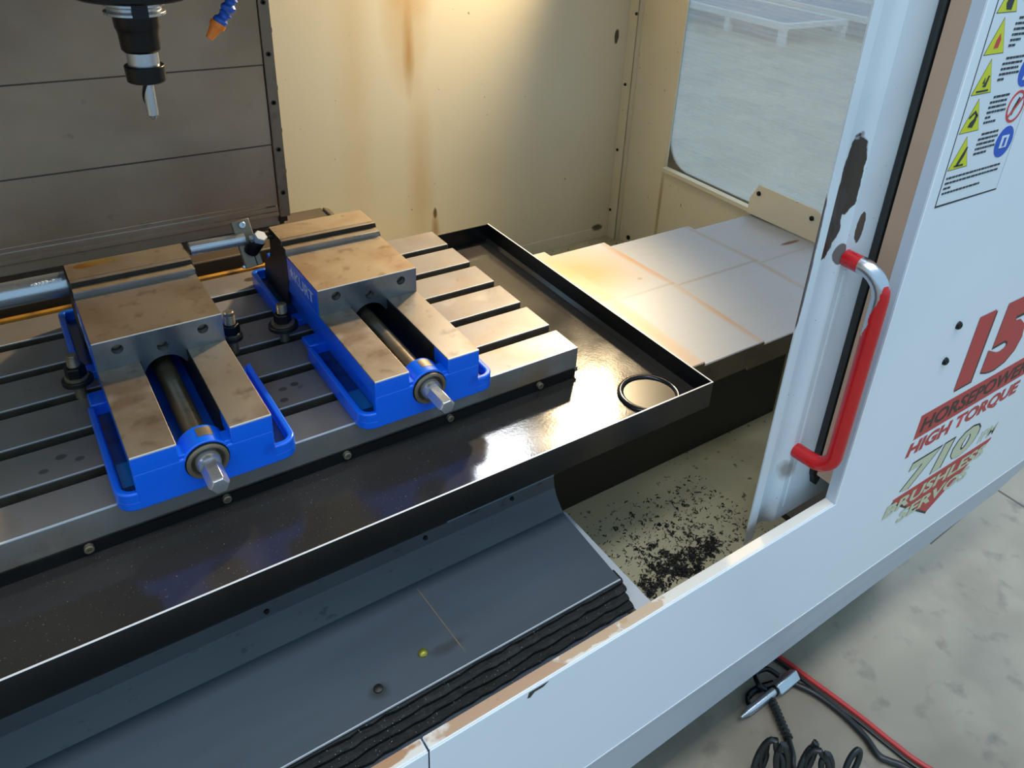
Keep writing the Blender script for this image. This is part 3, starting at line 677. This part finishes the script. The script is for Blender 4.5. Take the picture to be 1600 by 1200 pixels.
for k in range(330):
    t = rk.random(); x = rk.uniform(-.05, .60); q = rk.uniform(.00015, .0005)
    y = -.2590 - .0285 * t; z = -.2120 - .0330 * t + .0018
    g.add([(x - q, y - q, z), (x + q, y, z - q * .3), (x, y + q, z + q)], [(0, 1, 2)])
cr = obj('glitter_chips', g, M['edge'], fw); cr['kind'] = 'stuff'
lab(obj('lower_lip', G().box(-.69, .598, -.2870, -.2600, -.2505, -.2485), M['ycover'], fw, .0005), 'lower sheet edge under the wipers')
tag(obj('guide_strip', G().box(.610, .637, -.300, -.080, TZ, -.246), M['edge'], bevel=.001), 'pale steel strip on the tray beside the wipers', 'strip')
tag(obj('brass_plug', G().lathe([(0, .0058), (.003, .0058), (.0055, .0035), (.006, .001)], (.3170, -.2150, -.2060), (0, -.08, 1), 16), M['brass'], smooth=True), 'small yellowish plug on the dark front cover', 'plug')
tag(obj('grease_lump', G().lathe([(0, .006), (.002, .0055), (.0035, .002)], (.252, -.2280, -.2070), (0, -.08, 1), 12), M['grime'], smooth=True), 'small dark grease lump near the front cover edge', 'grease lump')

# ================================================================== front sheet metal
PY = -.3405; PI_ = -.3219; SZ = -.1831; OX = .9603; SE = .2608
def skirt(parent, x0, x1, xe=None, ze=None):
    zt, zb, yb = -.4345, -.640, -.300
    n = G()
    n.add([(x0, PY, zt), (x1, PY, zt), (x1 if xe is None else xe, yb, zb if ze is None else ze), (x0, yb, zb), (x0, PY + .003, zt), (x1, PY + .003, zt), (x1 if xe is None else xe, yb + .003, zb if ze is None else ze), (x0, yb + .003, zb)],
          [(0, 1, 2, 3), (7, 6, 5, 4), (0, 4, 5, 1), (3, 2, 6, 7), (0, 3, 7, 4), (1, 5, 6, 2)])
    lab(obj('skirt', n, M['skirt'], parent), 'skirt tilted back under the panel, shade put into its grey')
    obj('fold_line', G().box(x0, x1, PY - .0006, PY + .001, zt - .0004, zt + .0016), M['decal'], parent)
fp = thing('front_cowling', 'white front panel with red decals and door opening', 'machine panel', (1.2, PY, -.43))
Lp = [(SE + .0010, -.4330), (1.8720, -.4330), (1.8720, 1.0), (OX, 1.0), (OX, SZ), (SE + .0010, SZ)]
g = G().prism(Lp, 'y', PY, PY + .0022)
g.box(SE + .0010, OX, PY + .0022, PI_, SZ - .0022, SZ); g.box(OX, OX + .0022, PY + .0022, PI_, SZ - .0022, 1.0)
g.box(SE + .0010, OX, PI_ - .0022, PI_, TZ, SZ - .0022)
obj('sheet', g, M['paint'], fp, .0018, 3)
lab(obj('sill_top', G().box(SE + .0020, .9590, PY + .0040, PI_ - .0004, SZ - .0001, SZ + .0004), M['sill'], fp), 'sill top worn to tan primer')
lab(obj('return_strip', G().box(OX - .0006, OX + .0020, PI_ + .0002, -.2975, -.155, 1.0), M['tan'], fp), 'tan strip inside the opening')
obj('edge_return', G().box(OX - .0006, OX + .0004, PY + .0030, PI_, SZ + .0006, 1.0), M['skirt'], fp)
skirt(fp, SE + .0010, 1.8720, 1.765, -.590)
for (x, z) in ((1.1646, .0809), (1.1616, .0161)):
    obj('screw', G().lathe([(0, .0070), (.003, .0066), (.005, .0045), (.005, .0025), (.003, .002)], (x, PY, z), (0, -1, 0), 16), M['black'], fp, smooth=True)
sp2 = thing('sill_cowling', 'white front sill panel with worn edge left of the seam', 'machine panel', (0, PY, -.43))
g = G().box(-.70, SE - .0010, PY, PY + .0022, -.433, SZ); g.box(-.70, SE - .0010, PY + .0022, PI_, SZ - .0022, SZ); g.box(-.70, SE - .0010, PI_ - .0022, PI_, TZ, SZ - .0022)
obj('sheet', g, M['paint'], sp2, .0018, 3)
lab(obj('sill_top', G().box(-.70, SE - .0030, PY + .0040, PI_ - .0004, SZ - .0001, SZ + .0004), M['sill'], sp2), 'sill top worn to tan primer')
skirt(sp2, -.70, SE - .0010)
for (x, l, s) in ((.395, .020, .004), (.385, .008, .006)):
    pass
lab(obj('paint_chip', G().prism([(.390, SZ - .003), (.418, SZ - .0035), (.410, SZ - .008), (.398, SZ - .0075), (.392, SZ - .0135), (.388, SZ - .012)], 'y', PY - .0003, PY), M['decdark'], fp), 'dark chipped paint spot')
tag(obj('machine_plinth', G().box(-.69, 1.60, -.17, .70, FZ, TZ - .008), M['inner']), 'dark machine base under the tray', 'machine base')

# door
dr = thing('door_1', 'white sliding door edge with worn paint', 'door', (.9, -.28, -.24)); dr['kind'] = 'structure'; del dr['category']
dp_ = [(.8300, -.2850), (.8480, -.2850), (.8500, -.2838), (.8540, -.2735), (.8560, -.2720), (.8790, -.2720), (.8815, -.2735), (.8930, -.2838), (.8955, -.2850), (1.8300, -.2850)]
prof = dp_ + [(x, y + .0022) for x, y in dp_[::-1]]
g = G().prism(prof, 'z', -.200, 1.0)
g.v = [(x, y, (-.2455 + (x - .833) * .26 if x < .995 else -.2030) if z < 0 else z) for x, y, z in g.v]
obj('door_leaf', g, M['doorp'], dr, smooth=False)
obj('second_groove', G().prism([(.9060, -.2851), (.9085, -.2862), (.9140, -.2862), (.9165, -.2851)], 'z', -.205, .215), M['doorp'], dr)
sg = []
for i in range(30):
    z = -.19 + i * .045
    sg.append(z)
g = G().prism([(.9560, -.2852), (.9560, -.2925), (.9580, -.2945), (.9800, -.2945), (.9820, -.2852)], 'z', -.150, 1.0)
obj('seal', g, M['seal'], dr, .001)
# worn bottom end of the seal
g = G().prism([(.9560, -.150), (.9820, -.150), (.980, -.176), (.974, -.186), (.966, -.180), (.962, -.168), (.958, -.160)], 'y', -.2930, -.2853)
obj('seal_torn_end', g, M['grime'], dr)
hp = [(.9030, -.2850, .2340), (.9035, -.3080, .2335)]
for k in range(1, 9):
    a = PI / 2 * k / 8; hp.append((.9035 + .008 * k / 8, -.3080 - .034 * math.sin(a), .2335 - .034 * (1 - math.cos(a))))
hp += [(.9125, -.3420, .15), (.9130, -.3420, .02)]
for k in range(0, 9):
    a = PI / 2 * k / 8; hp.append((.9130 - .008 * k / 8, -.3180 - .024 * math.cos(a), -.0640 - .024 * math.sin(a)))
hp += [(.9040, -.3020, -.0885), (.9035, -.2850, -.0890)]
lab(obj('handle', G().tube(hp, .0118, 18), M['handle'], dr, smooth=True), 'red tubular handle worn to bare metal at the upper bend')
tag(obj('door_track', G().box(.95, 1.80, -.300, -.245, -.268, -.256), M['darkjaw']), 'dark floor track under the sliding door', 'track')

# ================================================================== decals
def pf(y):
    return lambda x0, z0: (lambda u, v: (x0 + u, y, z0 + v))
F = pf(PY - .0008); F1 = pf(PY - .0012); F2 = pf(PY - .0016)
def flat(name, poly, m_, parent, y0, y1): return obj(name, G().prism(poly, 'y', y1, y0), m_, parent)
YA, YB, YC, YD = PY - .0002, PY - .0004, PY - .0008, PY - .0012
hd = thing('horsepower_decal', 'red 15 horsepower and high torque decal on the front panel', 'decal', (1.33, PY, 0))
text('lettering', '15', M['decdark'], hd, pf(YB - .0001)(1.2350, -.0730), .1, .196, .144, .0, .075)
text('lettering', '15', M['decred'], hd, pf(YC)(1.2325, -.0690), .1, .196, .144, .0, .065)
flat('band', [(1.1485, -.1365), (1.5300, -.1320), (1.5300, -.0840), (1.1485, -.0863)], M['decred'], hd, YA, YB)
text('lettering', 'HORSEPOWER', M['decdark'], hd, pf(YB - .0003)(1.1600, -.1260), .05, .355, .0300, .12, .02)
text('lettering', 'HIGH TORQUE', M['decred'], hd, pf(YB)(1.1400, -.1780), .05, .365, .0350, .15, .045)
rd = thing('servo_decal', 'cream and red 710 brushless servos decal below the torque lettering', 'decal', (1.3, PY, -.3))
text('lettering', '710', M['decdark'], rd, pf(YB)(1.1570, -.2640), .1, .240, .0680, .30, .07)
text('lettering', '710', M['deccream'], rd, pf(YC)(1.1585, -.2620), .1, .234, .0630, .30, .045)
text('lettering', 'IPM', M['deccream'], rd, pf(YB)(1.4180, -.2600), .03, .060, .0260, .3, .01)
flat('triangle', [(1.1514, -.2760), (1.3035, -.3751), (1.4785, -.2740), (1.4785, -.2690), (1.1514, -.2690)], M['decred'], rd, YA, YB)
flat('triangle_shadow', [(1.1490, -.2775), (1.3030, -.3790), (1.3050, -.3745), (1.1520, -.2745)], M['decdark'], rd, YA, YB - .0001)
text('lettering', 'BRUSHLESS', M['deccream'], rd, pf(YC)(1.1330, -.3070), .03, .330, .0290, .22, .035)
text('lettering', 'SERVOS', M['deccream'], rd, pf(YC)(1.1900, -.3460), .03, .235, .0290, .22, .035)

sd = thing('safety_decal', 'white safety sticker with yellow warning triangles and blue circles', 'decal', (1.06, PY, .45))
flat('border', [(.9815, .3095), (1.1340, .3085), (1.1340, .760), (.9780, .760)], M['ink'], sd, YA, YA - .0001)
flat('sheet', [(.9832, .3125), (1.1330, .3110), (1.1330, .7585), (.9797, .7585)], M['decal'], sd, YA, YB)
def tri(cx, z, wd, m_, y0, y1, k=0.0):
    h = wd * .93
    flat('triangle', [(cx - wd / 2 + k * .9, z + k * .55), (cx + wd / 2 - k * .9, z + k * .55), (cx, z + h - k)], m_, sd, y0, y1)
FIG = [
    [[(-.010, .006), (-.004, .004), (.008, .018), (.012, .030), (.008, .030), (.000, .020)], [(-.014, .004), (.013, .003), (.013, .006), (-.014, .006)]],
    [[(-.010, .008), (.004, .006), (.010, .016), (.006, .026), (.002, .018), (-.006, .014)], [(-.014, .022), (.000, .030), (.012, .022), (.010, .019), (.0, .026), (-.012, .019)]],
    [[(-.004, .010), (.006, .009), (.010, .024), (.006, .024), (.002, .015)], [(-.017, .003), (.017, .003), (.017, .0055), (-.017, .0055)], [(-.006, .014), (.000, .014), (-.002, .022)]],
    [[(-.006, .008), (.006, .008), (.008, .018), (.002, .026), (-.004, .018)]],
    [[(-.004, .004), (.010, .003), (.012, .034), (.004, .036), (-.003, .022), (-.009, .012)]],
    [[(-.004, .006), (.008, .005), (.008, .028), (.000, .030), (-.005, .018)]],
]
rt = random.Random(11)
tz = [.3590, .4063, .4536, .5009, .5482, .5955]
for i, z in enumerate(tz):
    cx = 1.0070
    tri(cx, z, .0455, M['ink'], YB, YB - .0002); tri(cx, z, .0455, M['sign_yellow'], YB - .0002, YC, .0016)
    for pg in FIG[i]:
        flat('pictogram', [(cx + a * .78, z + c_ * .92) for a, c_ in pg], M['sign_red'] if i == 3 else M['ink'], sd, YC, YD)
    g = G()
    for ln in range(5 + i % 2):
        zz = z + .0385 - ln * .0064; x = 1.0370 if ln else 1.0420; xe = 1.0860 - rt.uniform(0, .008) if ln < 4 else 1.0370 + rt.uniform(.010, .034)
        while x < xe - .002:
            l = min(rt.uniform(.003, .010), xe - x)
            g.box(x, x + l, YC, YB, zz, zz + .0030); x += l + .0016
    tl = obj('small_print', g, M['ink'], sd)
g = G()
for ln in range(4):
    zz = .3470 - ln * .0068; x = .9880; xe = (1.120, 1.118, 1.004, 1.078)[ln]
    while x < xe - .002:
        l = min(rt.uniform(.003, .010), xe - x); g.box(x, x + l, YC, YB, zz, zz + .0028); x += l + .0016
obj('small_print', g, M['ink'], sd)
def disc(cx, cz, r, n=28): return [(cx + r * math.cos(2 * PI * k / n), cz + r * math.sin(2 * PI * k / n)) for k in range(n)]
for cz in (.3805, .4745, .5682):
    flat('mandatory_circle', disc(1.1082, cz, .0215), M['sign_blue'], sd, YB, YC)
    if cz < .4: flat('pictogram', [(1.099, cz - .008), (1.117, cz - .008), (1.117, cz + .009), (1.099, cz + .009)], M['decal'], sd, YC, YD); flat('pictogram', [(1.105, cz - .006), (1.111, cz - .006), (1.111, cz + .006), (1.105, cz + .006)], M['sign_blue'], sd, YD, YD - .0003)
    else: flat('pictogram', [(1.100, cz - .012), (1.106, cz - .012), (1.112, cz + .010), (1.108, cz + .013)], M['decal'], sd, YC, YD)
ro = disc(1.1082, .4275, .0215); ri = disc(1.1082, .4275, .0178)
g = G(); n = len(ro)
g.add([(x, YC, z) for x, z in ro] + [(x, YC, z) for x, z in ri] + [(x, YB, z) for x, z in ro] + [(x, YB, z) for x, z in ri],
      [(k, (k + 1) % n, n + (k + 1) % n, n + k) for k in range(n)] + [(k, (k + 1) % n, 2 * n + (k + 1) % n, 2 * n + k) for k in range(n)])
obj('prohibition_ring', g, M['sign_red'], sd)
flat('pictogram', [(1.099, .420), (1.104, .416), (1.110, .430), (1.114, .438), (1.110, .440), (1.104, .430)], M['ink'], sd, YB, YC)
flat('pictogram', [(1.0945, .4165), (1.0970, .4140), (1.1215, .4380), (1.1190, .4405)], M['sign_red'], sd, YC, YD)

# ================================================================== spindle and nozzle
sh = thing('spindle_head', 'dark spindle nose holding a black tool holder and pointed cutter', 'spindle', (.19, .2, .50))
obj('head_casting', G().box(.015, .345, .075, .640, .545, .76), M['saddle'], sh, .006)
SXY = (.1895, .2)
def L_(prof): return G().lathe([(z, r) for z, r in prof], (SXY[0], SXY[1], 0), (0, 0, 1), 36)
obj('spindle_nose', L_([(.5075, .056), (.510, .060), (.545, .062)]), M['black'], sh, smooth=True)
hd_ = obj('tool_holder', L_([(.4490, .0180), (.4520, .0205), (.4700, .0212), (.4745, .0225), (.4760, .0232), (.4900, .0238)]), M['black'], sh, .0004)
obj('holder_flange', L_([(.4895, .0285), (.4905, .0315), (.4935, .0315), (.4950, .0275), (.4985, .0275), (.5000, .0315), (.5030, .0315), (.5040, .0285), (.5075, .028)]), M['chrome'], sh, .0003)
obj('drive_key', G().box(.1815, .1975, .1660, .176, .4895, .5070), M['black'], sh, .0005)
obj('holder_neck', L_([(.4330, .0165), (.4490, .0165)]), M['chrome'], sh, smooth=True)
nut = obj('collet_nut', L_([(.4150, .0185), (.4165, .0205), (.4335, .0212), (.4345, .0200)]), M['black'], sh, .0004)
for k in range(6):
    a = 2 * PI * k / 6 + .3; cx, cy = SXY[0] + .0212 * math.cos(a), SXY[1] + .0212 * math.sin(a)
    obj('spanner_slot', G().box(-.0035, .0035, -.0009, .0009, .4180, .4330), M['grime'], sh).matrix_local = Matrix.Translation((cx, cy, 0)) @ Matrix.Rotation(a + PI / 2, 4, 'Z')
ct = obj('cutter', L_([(.3685, .0004), (.3760, .0062), (.4160, .0062)]), M['chrome'], sh, smooth=False)
fl_ = []
for k in range(24):
    a = 1.2 + k * .13; fl_.append((SXY[0] + .0056 * math.cos(a), SXY[1] + .0056 * math.sin(a), .3740 + k * .0017))
obj('flute', G().tube(fl_, .0022, 8), M['black'], sh, smooth=True)

nz_ = thing('coolant_nozzle', 'blue jointed coolant hose with an orange nozzle tip', 'nozzle', (.28, .2, .47))
path = [Vector((.2752, .2, .4740)), Vector((.2870, .2, .4875)), Vector((.2945, .2, .5030)), Vector((.3000, .2, .5200)), Vector((.3040, .2, .5370))]
for i in range(4):
    d = (path[i + 1] - path[i]).normalized()
    obj('hose_joint', G().lathe([(0, .0062), (.0030, .0085), (.0065, .0085), (.0095, .0058), (.0125, .0058), (.0150, .0078), (.0172, .0062)], path[i], d, 20), M['bluepl'], nz_, smooth=True)
d = (Vector((.2634, .2, .4585)) - path[0]).normalized()
obj('nozzle_tip', G().lathe([(-.002, .0092), (.003, .0092), (.0055, .0070), (.0195, .0042), (.0200, .0026), (.0170, .0022)], path[0], d, 20), M['orange'], nz_, smooth=True)

# lamps (outside the frame)
lm = thing('work_lamp', 'grey halogen work lamp in the back right corner', 'lamp', (1.33, .70, .72))
d = (HAL_T - HAL).normalized()
obj('lamp_shade', G().lathe([(-.075, .030), (-.070, .040), (-.030, .046), (-.004, .050), (-.0045, .047), (-.030, .043), (-.068, .036)], HAL - d * .02, d, 28), M['lamp'], lm, smooth=True)
obj('lamp_bracket', G().cyl(tuple(HAL - d * .09), (WX - .02, WY - .005, .99), .009, 12), M['lamp'], lm)
tl_ = thing('tube_lamp', 'cool white lamp box on the back wall', 'lamp', (.93, .70, .6))
obj('lamp_box', G().box(.86, 1.18, .70, .86, .822, .90), M['lamp'], tl_, .003)

# ================================================================== shop floor things
ZF = FZ
def P3(x, y, z=0.0): return (x, y, ZF + z)
def smooth_path(pts, n=8):
    out = []; p = [Vector(q) for q in pts]; p = [p[0]] + p + [p[-1]]
    for i in range(1, len(p) - 2):
        for k in range(n):
            t = k / n; a, b_, c_, d_ = p[i - 1], p[i], p[i + 1], p[i + 2]
            out.append(.5 * ((2 * b_) + (-a + c_) * t + (2 * a - 5 * b_ + 4 * c_ - d_) * t * t + (-a + 3 * b_ - 3 * c_ + d_) * t ** 3))
    out.append(p[-2]); return out
bg_ = thing('air_blow_gun', 'silver air blow gun lying on the concrete below the skirt', 'blow gun', (1.07, -.27, ZF))
A0 = Vector(P3(1.142, -.2735, .016)); A1 = Vector(P3(.972, -.2760, .016)); dA = (A1 - A0).normalized()
g = G().lathe([(0, .012), (.004, .016), (.060, .0165), (.066, .013)], A0, dA, 4, PI / 4)
obj('gun_body', g, M['alu'], bg_, .003)
obj('gun_nozzle', G().lathe([(0, .0085), (.085, .0085), (.090, .0065), (.108, .0030)], A0 + dA * .062, dA, 18), M['alu'], bg_, smooth=True)
obj('collar', G().lathe([(0, .0105), (.006, .0105)], A0 + dA * .064, dA, 18), M['black'], bg_, smooth=True)
lv = smooth_path([P3(1.105, -.258, .020), P3(1.090, -.236, .028), P3(1.060, -.232, .030), P3(1.050, -.252, .026), P3(1.058, -.264, .020)])
obj('trigger_guard', G().tube(lv, .0055, 8), M['black'], bg_, smooth=True)
lv = smooth_path([P3(1.085, -.262, .014), P3(1.045, -.250, .012), P3(1.020, -.252, .010), P3(1.012, -.262, .008)])
obj('lever', G().tube(lv, [.008] * 8 + [.007] * 8 + [.005] * 9, 8), M['black'], bg_, smooth=True)
# coiled hose with strain spring
ch = thing('coiled_air_hose', 'black coiled air hose hanging together below the blow gun', 'hose', (1.0, -.40, ZF))
pt = [P3(1.055, -.2836, .012), P3(1.0455, -.3052, .012), P3(1.0342, -.3297, .010), P3(1.022, -.356, .010)]
sp_ = smooth_path(pt, 14); rs = [.0075 + .0022 * (1 if (k // 2) % 2 else 0) for k in range(len(sp_))]
obj('strain_spring', G().tube(sp_, rs, 10), M['hose'], ch, smooth=False)
ax_ = Vector((.83, -.56, 0)); nrm_ = Vector((.56, .83, 0)); A = Vector(P3(.880, -.370, .008))
hel = []; hts = [.060, .088, .112, .092, .076, .084, .068]; N_ = 24
for k in range(len(hts) * N_ + 1):
    a = 2 * PI * k / N_; i_ = min(int(k / N_ + .5), len(hts) - 1); t = k / N_
    h = hts[i_] * (1 if abs(math.cos(a / 2)) < 2 else 1)
    hel.append(A + ax_ * (.029 * t + .020 * math.sin(a) + .012 * (1 - math.cos(a)) * math.sin(t * 2.1)) + Vector((0, 0, h / 2 * (1 - math.cos(a)))) + nrm_ * (.010 * math.sin(a * .5 + t) + .010 * (1 - math.cos(a))))
obj('hose_coil', G().tube(hel, .0058, 10), M['hose'], ch, smooth=True)
q = hel[N_ * 4]
obj('hose_lead', G().tube(smooth_path([pt[-1], P3(1.003, -.382, .012), P3(.985, -.400, .010), tuple(q)], 8), .0058, 10), M['hose'], ch, smooth=True)
hz = smooth_path([P3(x, y, .0075) for x, y in ((1.1272, -.2824), (1.1472, -.3245), (1.157, -.3807), (1.1554, -.435), (1.1456, -.474), (1.1537, -.494), (1.169, -.5187), (1.20, -.60))])
tag(obj('air_hose', G().tube(hz, .0068, 10), M['hose'], smooth=True), 'smooth black hose running from the blow gun across the concrete', 'hose')
rh = [(1.120, -.14), (1.1482, -.2336), (1.1583, -.2915), (1.1692, -.3493), (1.1793, -.4126), (1.1866, -.4752), (1.1989, -.5382), (1.25, -.66)]
tag(obj('red_hose', G().tube(smooth_path([P3(x + .007, y, .0055) for x, y in rh]), .0050, 10), M['redhose'], smooth=True), 'thin red hose running out from under the skirt', 'hose')
tag(obj('black_cable', G().tube(smooth_path([P3(x - .0055, y, .0040) for x, y in rh]), .0036, 8), M['hose'], smooth=True), 'thin black cable lying along the red hose', 'cable')

def skid(name, label, p, q, depth, h):
    t = thing('steel_skid', label, 'skid', (p[0], p[1], ZF), 'white steel skids seen through the window')
    p = Vector((p[0], p[1], 0)); q = Vector((q[0], q[1], 0)); d = (q - p); Ln = d.length; d.normalize(); n = Vector((d.y, -d.x, 0))
    if n.x < 0: n = -n
    Mx = Matrix(((d.x, n.x, 0, p.x), (d.y, n.y, 0, p.y), (0, 0, 1, ZF), (0, 0, 0, 1)))
    def bx(nm, a, b_, c_, e, f_, g_, m_):
        k = G().box(a, b_, c_, e, f_, g_); k.v = [tuple(Mx @ Vector(v_)) for v_ in k.v]; return obj(nm, k, m_, t)
    bx('beam', 0, Ln, 0, .07, h - .06, h, M['skid']); bx('beam', 0, Ln, depth - .07, depth, h - .06, h, M['skid'])
    bx('end_beam', 0, .07, .07, depth - .07, h - .05, h - .002, M['skid']); bx('end_beam', Ln - .07, Ln, .07, depth - .07, h - .05, h - .002, M['skid'])
    k = max(2, int(Ln / .75))
    for i in range(k + 1):
        x = i * (Ln - .07) / k
        bx('leg', x, x + .07, .005, .065, 0, h - .06, M['skid']); bx('leg', x, x + .07, depth - .065, depth - .005, 0, h - .06, M['skid'])
    bx('deck', .07, Ln - .07, .07, depth - .07, h - .03, h - .012, M['skidblue'])
    bx('side_panel', .02, Ln - .02, .080, .09, .02, h - .06, M['skidblue'])
    return t
skid('a', 'low white steel skid nearest the window with blue panels', (6.53, 4.35), (6.55, 6.6), 1.0, .20)
skid('b', 'longer white steel skid standing behind the nearest skid', (7.72, 3.1), (7.72, 6.9), 1.1, .22)
